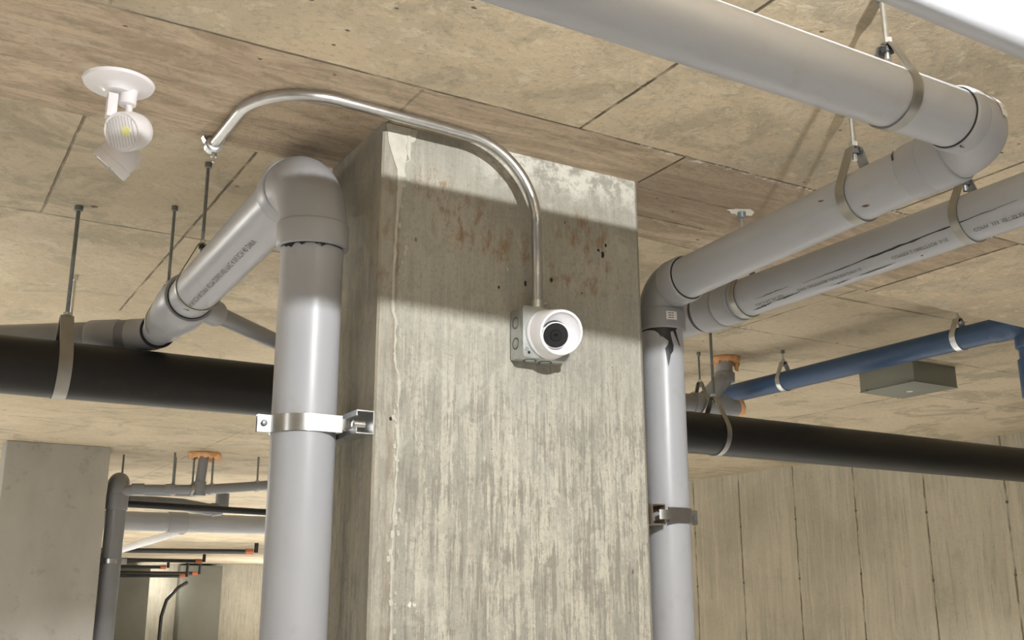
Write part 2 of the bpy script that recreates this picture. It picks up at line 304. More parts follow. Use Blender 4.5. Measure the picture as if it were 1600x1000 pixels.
# ------------------------------------------------------------------ mesh helpers
def root_off(o):
    v = Vector((0, 0, 0))
    while o is not None: v += o.location; o = o.parent
    return v
def basis(d):
    d = Vector(d).normalized(); a = Vector((0, 0, 1)) if abs(d.z) < .9 else Vector((1, 0, 0))
    u = d.cross(a).normalized(); return d, u, d.cross(u).normalized()
class MB:
    def __init__(s): s.bm = bmesh.new()
    def ring(s, c, u, w, r, n):
        return [s.bm.verts.new(c+u*(r*math.cos(2*math.pi*i/n))+w*(r*math.sin(2*math.pi*i/n))) for i in range(n)]
    def bridge(s, A, B):
        n = len(A)
        for i in range(n): s.bm.faces.new((A[i], A[(i+1) % n], B[(i+1) % n], B[i]))
    def cap(s, A, rev=False):
        try: s.bm.faces.new(A[::-1] if rev else A)
        except ValueError: pass
    def rev(s, p, d, prof, n=32, caps=True):
        """solid of revolution: prof = [(distance along d, radius)]"""
        d, u, w = basis(d); p = Vector(p); last = None; first = None
        for t, r in prof:
            R = s.ring(p+d*t, u, w, max(r, 1e-5), n)
            if last: s.bridge(last, R)
            else: first = R
            last = R
        if caps: s.cap(first, True); s.cap(last)
        return s
    def sweep(s, pts, r, n=20, caps=True):
        pts = [Vector(p) for p in pts]; N = len(pts); rs = r if isinstance(r, (list, tuple)) else [r]*N
        T = []
        for i in range(N):
            a = pts[max(0, i-1)]; b = pts[min(N-1, i+1)]; T.append((b-a).normalized())
        _, u, w = basis(T[0]); last = None
        for i in range(N):
            if i:
                q = T[i-1].rotation_difference(T[i]); u = q @ u
            u = (u-T[i]*u.dot(T[i])).normalized(); w = T[i].cross(u)
            R = s.ring(pts[i], u, w, rs[i], n)
            if last: s.bridge(last, R)
            else: first = R
            last = R
        if caps: s.cap(first, True); s.cap(last)
        return s
    def box(s, a, b, bev=0):
        bm = bmesh.new()
        vs = [bm.verts.new((x, y, z)) for x in (a[0], b[0]) for y in (a[1], b[1]) for z in (a[2], b[2])]
        for f in ((0, 1, 3, 2), (4, 6, 7, 5), (0, 4, 5, 1), (2, 3, 7, 6), (0, 2, 6, 4), (1, 5, 7, 3)): bm.faces.new([vs[i] for i in f])
        bmesh.ops.recalc_face_normals(bm, faces=bm.faces)
        if bev: bmesh.ops.bevel(bm, geom=bm.edges[:], offset=bev, segments=2, affect='EDGES', profile=.5)
        s.merge(bm); return s
    def obox(s, c, ax, ay, az, bev=0):
        """box by centre and three half-axis vectors"""
        ax, ay, az, c = Vector(ax), Vector(ay), Vector(az), Vector(c); bm = bmesh.new()
        vs = [bm.verts.new(c+ax*i+ay*j+az*k) for i in (-1, 1) for j in (-1, 1) for k in (-1, 1)]
        for f in ((0, 1, 3, 2), (4, 6, 7, 5), (0, 4, 5, 1), (2, 3, 7, 6), (0, 2, 6, 4), (1, 5, 7, 3)): bm.faces.new([vs[i] for i in f])
        if bev: bmesh.ops.bevel(bm, geom=bm.edges[:], offset=bev, segments=2, affect='EDGES', profile=.5)
        s.merge(bm); return s
    def merge(s, bm):
        me = bpy.data.meshes.new('t'); bm.to_mesh(me); bm.free(); s.bm.from_mesh(me); bpy.data.meshes.remove(me)
    def strip(s, pts2, thick, origin, u, v, d, width):
        """flat metal strip: 2D centre line pts2 in plane (u,v), thickness, extruded +-width/2 along d"""
        o, u, v, d = Vector(origin), Vector(u), Vector(v), Vector(d); P = [Vector(p) for p in pts2]; N = len(P)
        rows = []
        for i in range(N):
            a = P[max(0, i-1)]; b = P[min(N-1, i+1)]; tt = (b-a).normalized(); nn = Vector((-tt[1], tt[0]))
            q = []
            for sg, wd in ((1, 1), (1, -1), (-1, -1), (-1, 1)):
                p = P[i]+nn*(thick/2*sg); q.append(s.bm.verts.new(o+u*p[0]+v*p[1]+d*(width/2*wd)))
            rows.append(q)
        for i in range(N-1):
            for k in range(4): s.bm.faces.new((rows[i][k], rows[i][(k+1) % 4], rows[i+1][(k+1) % 4], rows[i+1][k]))
        s.cap(rows[0], True); s.cap(rows[-1]); return s
    def hexnut(s, c, d, r, h):
        d, u, w = basis(d); c = Vector(c); A = s.ring(c-d*h/2, u, w, r, 6); B = s.ring(c+d*h/2, u, w, r, 6)
        s.bridge(A, B); s.cap(A, True); s.cap(B); return s
    def poly(s, pts):
        s.bm.faces.new([s.bm.verts.new(p) for p in pts]); return s
    def build(s, name, mat, parent=None, angle=35, world=True):
        bmesh.ops.recalc_face_normals(s.bm, faces=s.bm.faces)
        off = root_off(parent) if parent else Vector((0, 0, 0))
        for v in s.bm.verts: v.co = v.co+Vector((0, 0, Z0))-off
        me = bpy.data.meshes.new(name); s.bm.to_mesh(me); s.bm.free()
        for p in me.polygons: p.use_smooth = True
        me.set_sharp_from_angle(angle=math.radians(angle))
        me.materials.append(MAT[mat]); o = bpy.data.objects.new(name, me); COL.objects.link(o)
        if parent: o.parent = parent
        return o

def thing(name, label, cat, loc, group=None):
    o = bpy.data.objects.new(name, None); COL.objects.link(o); o.empty_display_size = .05
    o.location = (loc[0], loc[1], loc[2]+Z0); o['label'] = label; o['category'] = cat
    if group: o['group'] = group
    return o
def tag(o, label, cat, group=None):
    o['label'] = label; o['category'] = cat
    if group: o['group'] = group
    return o
def struct(o): o['kind'] = 'structure'; return o
def lerp(a, b, t): return Vector(a)*(1-t)+Vector(b)*t
def arc(p0, corner, p1, n=12):
    """circular-ish bend from p0 to p1 about a corner point"""
    p0, c, p1 = Vector(p0), Vector(corner), Vector(p1); out = []
    for i in range(n+1):
        th = math.pi/2*i/n; out.append(c+(p0-c)*(1-math.sin(th))+(p1-c)*(1-math.cos(th)))
    return out
def pipe(name, a, b, r, mat, parent, n=40):
    a, b = Vector(a), Vector(b); L = (b-a).length
    return MB().rev(a, b-a, [(0, r), (L, r)], n).build(name, mat, parent)
def hub(name, a, b, r, mat, parent, inner=None, n=40, lip=.003):
    """socket with a rounded rim at both ends"""
    a, b = Vector(a), Vector(b); L = (b-a).length; i = inner or r*.87
    return MB().rev(a, b-a, [(0.001, i), (0, r-lip), (.0015, r-lip*.3), (.004, r), (L-.004, r), (L-.0015, r-lip*.3), (L, r-lip), (L-.001, i)], n).build(name, mat, parent)

# surface wrap: map (t along axis, s around, metres) onto a cylinder
class Wrap:
    def __init__(s, p, d, r, ref):
        s.p = Vector(p); s.d = Vector(d).normalized(); ref = Vector(ref); s.u = (ref-s.d*ref.dot(s.d)).normalized(); s.w = s.d.cross(s.u); s.r = r
    def at(s, t, arc_, lift=.0006):
        th = arc_/s.r; return s.p+s.d*t+(s.u*math.cos(th)+s.w*math.sin(th))*(s.r+lift)
def wrap_band(mb, W, pts, lift=.0006):
    """pts = [(t, s, halfwidth)] : ribbon following pts, widened across its direction"""
    rows = []
    for i, (t, a, h) in enumerate(pts):
        t0, a0, _ = pts[max(0, i-1)]; t1, a1, _ = pts[min(len(pts)-1, i+1)]
        L = math.hypot(t1-t0, a1-a0) or 1; nx, ny = -(a1-a0)/L, (t1-t0)/L
        rows.append([mb.bm.verts.new(W.at(t+nx*h*k, a+ny*h*k, lift)) for k in (-1, 0, 1)])
    for i in range(len(rows)-1):
        for k in (0, 1): mb.bm.faces.new((rows[i][k], rows[i][k+1], rows[i+1][k+1], rows[i+1][k]))
    return mb
def wrap_text(txt, W, t0, s0, size, mat, parent, name, flip=1, stretch=1.0):
    c = bpy.data.curves.new('txt', 'FONT'); c.body = txt; c.size = size; c.resolution_u = 2
    o = bpy.data.objects.new('txt', c); COL.objects.link(o); dg = bpy.context.evaluated_depsgraph_get(); dg.update()
    me = bpy.data.meshes.new_from_object(o.evaluated_get(dg)); bpy.data.objects.remove(o); bpy.data.curves.remove(c)
    mb = MB(); mb.bm.from_mesh(me); bpy.data.meshes.remove(me)
    bmesh.ops.triangulate(mb.bm, faces=mb.bm.faces)
    for v in mb.bm.verts: v.co = W.at(t0+flip*v.co.x*stretch, s0+flip*v.co.y, .0005)
    return mb.build(name, mat, parent)

# ------------------------------------------------------------------ the room
def solid(name, a, b, mat, bev=0): return struct(MB().box(a, b, bev).build(name, mat))
H1, H2 = .87, 1.12
struct(MB().box((-9, -9, -1.75), (16, 52, -1.6)).build('floor', 'floor'))
# lower slab that carries the column; its far edge runs slightly askew
mb = MB(); E_ = [(-9, -9), (9.5, -9), (9.5, 2.32), (3.2, 2.07), (2.35, 2.035), (1.6, 1.987), (.65, 1.957), (-9, 1.93)]
lo = [mb.bm.verts.new((x, y, H1)) for x, y in E_]; hi = [mb.bm.verts.new((x, y, H2+.25)) for x, y in E_]
mb.bridge(lo, hi); mb.cap(lo, True); mb.cap(hi)
struct(mb.build('ceiling', 'ceil_near', angle=10))
struct(MB().box((-9, 1.0, H2), (16, 52, H2+.25)).build('ceiling', 'ceil_far'))
solid('wall_right', (6.7, 1.5, -1.6), (6.95, 10.5, H2), 'wall_r')
solid('wall_back', (-9, 33.6, -1.6), (16, 33.9, H2), 'wall_b')

# main column
col = thing('concrete_column', 'tall rectangular concrete column in the middle carrying the junction box and camera', 'column', (1.0, 1.83, -1.6))
CX0, CX1, CY0, CY1 = .721, 1.320, 1.70, 1.963
mb = MB(); prof = [(CX0, CY0+.004), (CX0+.004, CY0), (CX1-.012, CY0), (CX1, CY0+.010), (CX1, CY1), (CX0, CY1)]
zs = [-1.6, H1]; lo = [mb.bm.verts.new((x+(.008 if x > 1 else 0), y, -1.6)) for x, y in prof]; hi = [mb.bm.verts.new((x-(.004 if x > 1 else 0), y, H1)) for x, y in prof]
mb.bridge(lo, hi); mb.cap(lo, True); mb.cap(hi); mb.build('shaft', 'column', col, angle=20)
# irregular mortar ridge left by the formwork joint
rnd = random.Random(3); mb = MB(); pts = []; rs = []
for i in range(170):
    z = H1-.004-i*.0125; x = (.772 if i < 6 else .7575)+(.0025*math.sin(i*.17)+rnd.uniform(-.0014, .0014)) - (.006 if i > 8 and i < 30 else 0) + (.006 if z < .4 else 0)
    pts.append((x, CY0-.0002, z)); rs.append(max(.0012, (.0050 if i < 5 else .0026)+rnd.uniform(-.0016, .0016)+.0012*math.sin(i*.7)))
mb.sweep(pts, rs, 7); mb.build('mortar_ridge', 'mortar', col, 60)
mb = MB(); vs = []                                                    # thin plaster skin at the top of the ridge
sk = [(.727, .868), (.790, .868), (.786, .845), (.773, .835), (.766, .79), (.762, .74), (.757, .70), (.7535, .74), (.75, .78), (.742, .80), (.731, .83)]
A = [mb.bm.verts.new((x, CY0-.0024, z)) for x, z in sk]; B = [mb.bm.verts.new((x, CY0+.001, z)) for x, z in sk]
mb.bridge(A, B); mb.cap(A); mb.cap(B, True); mb.build('plaster_skin', 'mortar', col)
mb = MB()                                                             # crumbly chips along the corner ridge
for i in range(60):
    z = rnd.uniform(-.2, .86); x = .764+rnd.gauss(0, .005); s_ = rnd.uniform(.001, .0035)
    mb.obox((x, CY0-.0006, z), (s_, 0, s_*.4), (0, s_*.35, 0), (-s_*.3, 0, s_*1.5))
mb.build('ridge_chips', 'mortar', col)
mb = MB()
for x, z, a, b in ((1.216, .690, .0045, .0085), (1.224, .712, .003, .005), (1.205, .698, .004, .003), (.97, .583, .0025, .004), (1.09, .617, .004, .006), (1.163, .60, .002, .002), (1.03, .60, .003, .007), (.752, .31, .003, .004)):
    P = [(x+a*math.cos(k*math.pi/5)*rnd.uniform(.7, 1.1), CY0-.0004, z+b*math.sin(k*math.pi/5)*rnd.uniform(.7, 1.1)) for k in range(10)]
    mb.poly(P)
mb.build('surface_hole', 'hole', col)

# left far pier
pier = thing('concrete_column', 'grey concrete column at far left with a vertical grey pipe beside it', 'column', (1.07, 8.6, -1.6))
mb = MB(); mb.box((.72, 8.35, -1.6), (1.43, 8.68, H2), .008); mb.build('shaft', 'pier', pier)
tag(MB().box((8.0, 33.0, -1.6), (9.2, 33.55, 1.06), .01).build('concrete_column', 'pier_dark'), 'small dark concrete column in the far distance with pale left edge', 'column')
tag(MB().box((5.0, 32.4, -1.6), (6.95, 33.5, .95), .01).build('concrete_column', 'pier_dark'), 'dark far pier seen just right of the upright pipe beside the left column', 'column')

# ------------------------------------------------------------------ security camera on its box
jb = thing('junction_box', 'square galvanised steel junction box screwed to the column front', 'electrical box', (1.045, 1.70, .44))
bx0, bx1, bz0, bz1, by0 = .994, 1.094, .441, .538, 1.651
mb = MB(); mb.box((bx0, by0, bz0), (bx1, CY0, bz1), .004); mb.build('box_body', 'galv', jb)
def plate(x0, x1, z0, z1, y0, y1, r):
    mb = MB(); P = []
    for cx, cz, a0 in ((x1-r, z1-r, 0), (x0+r, z1-r, 90), (x0+r, z0+r, 180), (x1-r, z0+r, 270)):
        for k in range(5):
            a = math.radians(a0+k*22.5); P.append((cx+r*math.cos(a), cz+r*math.sin(a)))
    A = [mb.bm.verts.new((x, y0, z)) for x, z in P]; B = [mb.bm.verts.new((x, y1, z)) for x, z in P]
    mb.bridge(A, B); mb.cap(A); mb.cap(B, True); return mb
plate(bx0-.001, bx1+.002, bz0-.001, bz1+.001, by0-.0025, by0, .006).build('cover_plate', 'galv', jb)
for z in (.510, .470):
    mb = MB(); mb.rev((bx0-.0012, 1.676, z), (1, 0, 0), [(0, .0085), (.0012, .0092), (.002, .0095)], 24); mb.rev((bx0-.0006, 1.676, z), (1, 0, 0), [(0, .0115), (.0006, .0120)], 24); k = mb.build('knockout', 'galv', jb); MB().rev((bx0-.0008, 1.676, z), (1, 0, 0), [(0, .0094), (-.0006, .0098), (-.0006, .0112), (0, .0116)], 28, caps=False).build('groove', 'groove', k)
for x in (1.024, 1.058):
    k = MB().rev((x, 1.676, bz0-.0016), (0, 0, 1), [(0, .0095), (.0016, .0105)], 24).build('knockout', 'galv', jb); MB().rev((x, 1.676, bz0-.0005), (0, 0, 1), [(0, .0108), (-.0006, .0112), (-.0006, .0126), (0, .0130)], 28, caps=False).build('groove', 'groove', k)
MB().rev((.9995, by0-.0055, .4555), (0, 1, 0), [(0, .0022), (.001, .0036), (.003, .0038)], 16).build('cover_screw', 'zinc', jb)
MB().rev((1.0055, by0-.0031, .449), (0, 1, 0), [(0, .0030), (.0004, .0030)], 12).build('screw_slot', 'hole', jb)

sc = thing('security_camera', 'white dome security camera mounted on the square metal box', 'camera', (1.045, 1.6485, .488))
bc = Vector((1.0475, by0-.0028, .4875)); rc = Vector((1.0455, 1.598, .4815))
nb = Vector((0, -1, 0)); nr = Vector((-.20, -.93, -.30)).normalized()
# base ring
MB().rev(bc, nb, [(0, .0470), (.003, .0480), (.007, .0475), (.009, .0460)], 56).build('mounting_ring', 'cam_white', sc)
def circ(c, n_, r, k=56):
    d, u, w = basis(n_); u = (Vector((1, 0, 0))-d*d.x).normalized(); w = d.cross(u)
    return [Vector(c)+u*(r*math.cos(2*math.pi*i/k))+w*(r*math.sin(2*math.pi*i/k)) for i in range(k)]
def loft(mb, loops):
    prev = None
    for L in loops:
        R = [mb.bm.verts.new(p) for p in L]
        if prev: mb.bridge(prev, R)
        prev = R
    return prev
if nb.dot(Vector((0, -1, 0))) > 0: pass
mb = MB(); b0 = bc+nb*.009
outer = [circ(b0, nb, .0462), circ(lerp(b0, rc, .35), lerp(nb, nr, .35), .0450), circ(lerp(b0, rc, .7), lerp(nb, nr, .7), .0437), circ(rc-nr*.001, nr, .0425),
         circ(rc+nr*.0008, nr, .0417), circ(rc+nr*.0010, nr, .0395), circ(rc, nr, .0376)]
inner = [circ(rc-nr*.004, nr, .0362), circ(rc-nr*.014+Vector((-.004, 0, -.003)), nr, .0315), circ(rc-nr*.022+Vector((-.007, 0, -.006)), nr, .0260)]
loft(mb, outer+inner); mb.build('shroud', 'cam_white', sc, 40)
ec = rc-nr*.0105+Vector((-.0085, 0, -.0075)); fn = Vector((-.40, -.84, -.36)).normalized()
mb = MB(); mb.rev(ec-fn*.016, fn, [(0, .010), (.004, .0200), (.010, .0245), (.0155, .0252), (.0165, .0243)], 40); mb.build('eyeball', 'cam_white', sc)
mb = MB(); mb.rev(ec+fn*.0003, fn, [(0, .0232), (.0016, .0230), (.0026, .0220), (.0030, .0110), (.0022, .0100)], 40); lf = mb.build('lens_face', 'lensblack', sc)
mb = MB(); mb.rev(ec+fn*.0026, fn, [(0, .0096), (.0015, .0093), (.0016, .0072), (.0008, .0066)], 32); mb.build('lens_ring', 'lensblack', lf)
mb = MB(); mb.rev(ec+fn*.0030, fn, [(0, .0040), (.0012, .0034), (.0018, .0015)], 28); mb.build('lens_glass', 'glass_black', lf)

# conduit
cd = thing('metal_conduit', 'thin bent galvanised conduit arching along the ceiling down into the camera box', 'conduit', (1.034, 1.664, .54))
path = [Vector((1.035, 1.665, .556)), Vector((1.032, 1.660, .62)), Vector((1.028, 1.654, .702))]
def circ_arc(c, u, v, r, a0, a1, n): return [Vector(c)+Vector(u)*(r*math.cos(a0+(a1-a0)*i/n))+Vector(v)*(r*math.sin(a0+(a1-a0)*i/n)) for i in range(n+1)]
p1 = circ_arc((.870, 1.648, .702), (1, 0, 0), (0, 0, 1), .155, .06, math.pi/2, 16)
p2 = [Vector((.80, 1.643, .857)), Vector((.70, 1.639, .857))]
p3 = circ_arc((.604, 1.770, .857), (-1, 0, 0), (0, -1, 0), .135, math.pi/2, 0, 18)
path += p1+p2+p3+[Vector((.468, 1.86, .857)), Vector((.466, 1.948, .857))]
MB().sweep(path, .0103, 20).build('tube', 'emt', cd)
MB().rev((1.035, 1.665, .5375), (0, 0, 1), [(0, .0125), (.004, .0128), (.005, .0112), (.019, .0112), (.020, .0098)], 24).build('connector', 'brass' if 'brass' in MAT else 'zinc', cd)
MB().rev((1.046, 1.655, .551), (.7, -.7, 0), [(0, .003), (.004, .003), (.0045, .0022)], 12).build('set_screw', 'zinc', cd)
MB().rev((.4665, 1.925, .857), (0, 1, 0), [(0, .0125), (.001, .0145), (.026, .0145), (.027, .0125)], 24).build('coupling', 'zinc', cd)
cs = thing('pipe_strap', 'small steel conduit strap with hanging bolt at the conduit\'s left end', 'strap', (.466, 1.93, .857))
mb = MB(); P = [(-.021, .013)]+[(.0158*math.cos(a), .0158*math.sin(a)) for a in [math.pi*(.93+k/14*1.14) for k in range(15)]]+[(.021, .013)]
mb.strip(P, .0018, (.4665, 1.938, .857), (1, 0, 0), (0, 0, 1), (0, 1, 0), .014); mb.build('band', 'zinc', cs)
MB().hexnut((.469, 1.938, .836), (0, 0, 1), .0065, .006).rev((.469, 1.938, .822), (0, 0, 1), [(0, .0028), (.02, .0028)], 10).build('bolt', 'zinc', cs)

# ------------------------------------------------------------------ hangers
def hanger(label, c, d, r, ztop, wid, hn, rodx=None, group='strap hangers', bandmat='band', rr=.0045, rodmat='rod', anchor=True, split=False):
    """loop hanger: c pipe centre, d pipe axis, r pipe radius, hn height of the loop's top over the centre"""
    c = Vector(c); d = Vector(d).normalized(); u = Vector((d.y, -d.x, 0)).normalized(); v = Vector((0, 0, 1))
    top = Vector((c.x, c.y, c.z+hn))
    t_ = thing('pipe_hanger', label, 'pipe hanger', (top.x, top.y, ztop), group)
    R = r+.0018; a = .010; h = hn
    th = math.atan2(h, a)+math.acos(min(.99, R/math.hypot(h, a)))     # tangent point on the left, mirrored
    th = math.atan2(h, a)-math.acos(min(.99, R/math.hypot(h, a)))
    P = [(-a*.2, h), (-a, h)]
    a0 = math.pi-th; a1 = 2*math.pi+th
    P += [(R*math.cos(a0+(a1-a0)*k/36), R*math.sin(a0+(a1-a0)*k/36)) for k in range(37)]
    P += [(a, h), (a*.2, h), ]
    MB().strip(P, .0026, c, u, v, d, wid).build('band', bandmat, t_)
    mb = MB(); mb.rev((top.x, top.y, top.z-.022), (0, 0, 1), [(0, rr), (ztop-top.z+.022, rr)], 10)
    mb.build('rod', rodmat, t_)
    MB().hexnut((top.x, top.y, top.z-.007), (0, 0, 1), rr*2.1, .008).build('nut', 'dark', t_)
    MB().hexnut((top.x, top.y, top.z+.007), (0, 0, 1), rr*2.1, .008).build('nut', 'zinc', t_)
    if anchor: MB().rev((top.x, top.y, ztop-.016), (0, 0, 1), [(0, rr*1.5), (.002, rr*2.1), (.016, rr*2.1)], 14).build('anchor', 'rod', t_)
    return t_

# ------------------------------------------------------------------ left 4-inch drain
R4, R3 = .0572, .0445
G = thing('drain_pipe', 'thick grey pipe rising left of the column and bending back under the ceiling', 'pipe', (.66, 1.88, -1.6))
VL0, VL1 = Vector((.6580, 1.880, -1.6)), Vector((.626, 1.792, .668))
pv = pipe('pipe', VL0, VL1, R4, 'pvc', G)
hb = hub('elbow_socket', (.6267, 1.794, .628), (.6255, 1.791, .676), .0660, 'pvc_fit', G, .0575)
el = MB().sweep([(.6258, 1.791, .66)]+arc((.6255, 1.791, .660), (.6258, 1.793, .786), (.628, 1.930, .791), 18)+[(.628, 1.94, .7915)], .0620, 44).build('elbow', 'pvc_fit', G)
DL0, DL1 = Vector((.6285, 1.92, .792)), Vector((.63, 2.733, .772))
hub('elbow_socket', DL0+Vector((0, -.005, 0)), lerp(DL0, DL1, .055), .0655, 'pvc_fit', G, .0575)
pd = pipe('pipe', lerp(DL0, DL1, 0), DL1, R4, 'pvc', G)
dl = (DL1-DL0).normalized()
def onL(y): return DL0+dl*((y-DL0.y)/dl.y)
W = Wrap(DL0, dl, R4, (0.25, 0, -1))
# wye body, reducer, short 3-inch stub, next socket
a = onL(2.733); mb = MB(); mb.rev(a, dl, [(.001, .058), (0, .066), (.006, .069), (.12, .069), (.128, .066), (.17, .064), (.225, .056), (.235, .0535), (.298, .0535), (.300, .046)], 44); wy = mb.build('wye_fitting', 'pvc_fit', G)
MB().rev(onL(2.731), dl, [(0, .0595), (.0035, .0598)], 44).build('primer_ring', 'primer', G)
MB().rev(onL(3.030), dl, [(0, .0475), (.004, .0475)], 40).build('primer_ring', 'primer', G)
pipe('pipe', onL(3.02), onL(3.12), R3, 'pvc', G)
s0 = onL(3.103); MB().rev(s0, dl, [(0, .0515), (.004, .0525), (.007, .0515)], 40).build('primer_ring', 'primer', G)
hd = Vector((-.79, .61, 0)); e0 = onL(3.108); cnr = onL(3.155)
MB().sweep([e0]+arc(onL(3.125), cnr, cnr+hd*.05, 8)+[cnr+hd*.075], .0490, 36).build('elbow', 'pvc_fit', G)
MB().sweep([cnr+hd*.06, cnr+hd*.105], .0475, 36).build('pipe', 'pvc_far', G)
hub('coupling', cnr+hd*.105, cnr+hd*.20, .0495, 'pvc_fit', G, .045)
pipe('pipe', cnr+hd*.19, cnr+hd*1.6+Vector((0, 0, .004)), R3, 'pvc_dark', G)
# branch going back to the right
bd = Vector((.70, .71, .02)).normalized(); b0_ = onL(2.80)+Vector((.035, .0, .0))
pipe('branch', b0_, b0_+bd*1.7, .0245, 'pvc_dark', G); hub('coupling', b0_+bd*.015, b0_+bd*.10, .036, 'pvc_fit', G, .0245)
# black cement squeezed out under the upper socket
Wv = Wrap(VL1, (VL0-VL1).normalized(), R4, (-.35, -.94, 0))
mb = MB()
def drip_cap(mb, W, t0, s0, s1, prof):
    n = len(prof)-1; A = []; B = []
    for i, h in enumerate(prof):
        s_ = s0+(s1-s0)*i/n; A.append(mb.bm.verts.new(W.at(t0, s_, .0009))); B.append(mb.bm.verts.new(W.at(t0+h, s_, .0007)))
    for i in range(n): mb.bm.faces.new((A[i], A[i+1], B[i+1], B[i]))
drip_cap(mb, Wv, .034, -.075, .06, [.007, .0075, .008, .007, .0085, .008, .007, .009, .014, .012, .008, .0075, .0085, .013, .008, .009, .016, .012, .013, .008])
drip_cap(mb, Wv, .034, -.06, .075, [.008]*20)
mb.build('cement_drip', 'primer', G)
txt1 = 'IIIIII IIIII IIII IIIIIIII III IIIII IIIIII IIIIIII IIII IIIII IIIIII'
Wt = Wrap(DL0, dl, R4, (-.34, 0, -.94))
wrap_text('PVC 4 IN SCH 40 DWV ASTM D2665 NSF PVC 4 IN SCH 40 DWV', Wt, .76, .010, .0195, 'ink', G, 'pipe_print', flip=-1, stretch=1.05)
# ------------------------------------------------------------------ right 3-inch drain with two bends
G2 = thing('drain_pipe', 'grey pipe crossing the top, turning at the elbow and dropping right of the column', 'pipe', (1.40, 1.755, -1.6))
A0, A1 = Vector((-2.2, .925, .706)), Vector((1.318, .925, .699))
pipe('pipe', A0, A1, R3, 'pvc', G2, 48)
hub('elbow_socket', (1.306, .925, .699), (1.335, .925, .699), .0500, 'pvc_fit', G2, .0447)
MB().rev((1.3045, .925, .699), (1, 0, 0), [(0, .0462), (.003, .0470)], 44).build('primer_ring', 'primer', G2)
MB().sweep([(1.325, .925, .699)]+arc((1.340, .925, .699), (1.402, .925, .698), (1.402, .995, .692), 16)+[(1.402, 1.01, .690)], .0480, 44).build('elbow', 'pvc_fit', G2)
B0, B1 = Vector((1.402, 1.0, .690)), Vector((1.402, 1.69, .656)); db = (B1-B0).normalized()
hub('elbow_socket', B0-db*.012, B0+db*.035, .0500, 'pvc_fit', G2, .045)
hub('coupling', B0+db*.030, B0+db*.078, .0478, 'pvc_fit', G2, .045)
pipe('pipe', B0, B1, R3, 'pvc', G2, 48)
V0, V1 = Vector((1.402, 1.758, -1.6)), Vector((1.3985, 1.744, .605))
pipe('pipe', V0, V1, R3, 'pvc', G2, 48)
hub('elbow_socket', B1-db*.035, B1+db*.012, .0505, 'pvc_fit', G2, .045)
MB().rev(B1-db*.0365, db, [(0, .0462), (.003, .0470)], 44).build('primer_ring', 'primer', G2)
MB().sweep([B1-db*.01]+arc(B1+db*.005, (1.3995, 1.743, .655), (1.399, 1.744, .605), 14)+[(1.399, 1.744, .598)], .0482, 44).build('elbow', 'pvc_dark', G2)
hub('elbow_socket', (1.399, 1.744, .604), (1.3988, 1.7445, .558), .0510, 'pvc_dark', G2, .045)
Wd = Wrap((1.3988, 1.7445, .56), (0, 0, -1), R3, (-.55, -.83, 0))
mb = MB(); drip_cap(mb, Wd, -.001, -.03, .055, [.006, .009, .012, .010, .016, .024, .014, .009, .007, .006, .005, .005, .006])
wrap_band(mb, Wd, [(.0, -.004, .010), (.02, -.006, .009), (.03, -.013, .004), (.04, -.014, .006), (.05, -.010, .009), (.06, -.008, .005), (.072, -.0075, .0028), (.085, -.007, .0004)], .0009)
wrap_band(mb, Wd, [(.0, -.020, .004), (.012, -.025, .0035), (.025, -.030, .0025), (.04, -.038, .001)], .0009)
mb.build('cement_drip', 'primer', G2)
Wl = Wrap((1.3988, 1.7445, .60), (0, 0, -1), .0511, (-.55, -.83, 0))
def sticker(W, t0, t1, s0, s1, mat, parent, name, lift=.0006, n=6):
    mb = MB(); rows = []
    for i in range(n+1):
        s_ = s0+(s1-s0)*i/n; rows.append([mb.bm.verts.new(W.at(t0, s_, lift)), mb.bm.verts.new(W.at(t1, s_, lift))])
    for i in range(n): mb.bm.faces.new((rows[i][0], rows[i+1][0], rows[i+1][1], rows[i][1]))
    return mb.build(name, mat, parent)
stk = sticker(Wl, .008, .026, -.030, -.006, 'label', G2, 'sticker')
mb = MB()
for k in range(3):
    for a_, b_ in ((-.010, -.017), (-.018, -.022)):
        wrap_band(mb, Wl, [(.012+k*.005, a_, .0009), (.012+k*.005, b_, .0009)], .0012)
mb.build('sticker_print', 'ink', stk)
# sticker on the top elbow
Ws = Wrap((1.352, .9265, .6985), (.99, .12, 0), .0486, (0, -.90, .42))
stk = sticker(Ws, .003, .018, -.022, .022, 'label', G2, 'sticker', .0010)
mb = MB(); wrap_band(mb, Ws, [(.0125, -.015, .0018), (.0125, .010, .0018)], .0016); mb.build('sticker_print', 'ink', stk)
for W_, pts_, lf in ((Wrap((1.3, .925, .699), (1, 0, 0), .0502, (0, -.45, -.9)), [(.004, .012, .001), (.009, .015, .0014), (.016, .014, .0008)], .0006),
                     (Wrap(B0+db*.078, db, .0478, (-.9, 0, .45)), [(-.003, -.012, .002), (0, .0, .0022), (.001, .012, .001)], .0006),
                     (Wrap((1.3, .925, .699), (-1, 0, 0), R3, (0, -.62, .78)), [(-.002, -.004, .001), (.006, 0, .0045), (.018, .003, .0035), (.03, .004, .0008)], .004),
                     (Wrap((1.402, .95, .698), (0, 1, 0), .0482, (.98, 0, -.2)), [(-.01, .01, .0004), (.005, .0, .002), (.018, -.006, .0006)], .0006)):
    wrap_band(MB_ := MB(), W_, pts_, lf); MB_.build('cement_smear', 'primer', G2)

for t_, s_, w_ in ((.155, -.012, .0022), (.235, .030, .0016), (.06, -.028, .0016)):
    wrap_band(MB_ := MB(), Wrap(B0, db, R3, (-.80, 0, -.60)), [(t_-.006, s_-.001, .0004), (t_, s_, w_), (t_+.004, s_+.001, w_*.8), (t_+.008, s_+.003, .0004)]); MB_.build('rust_spot', 'stain', G2)

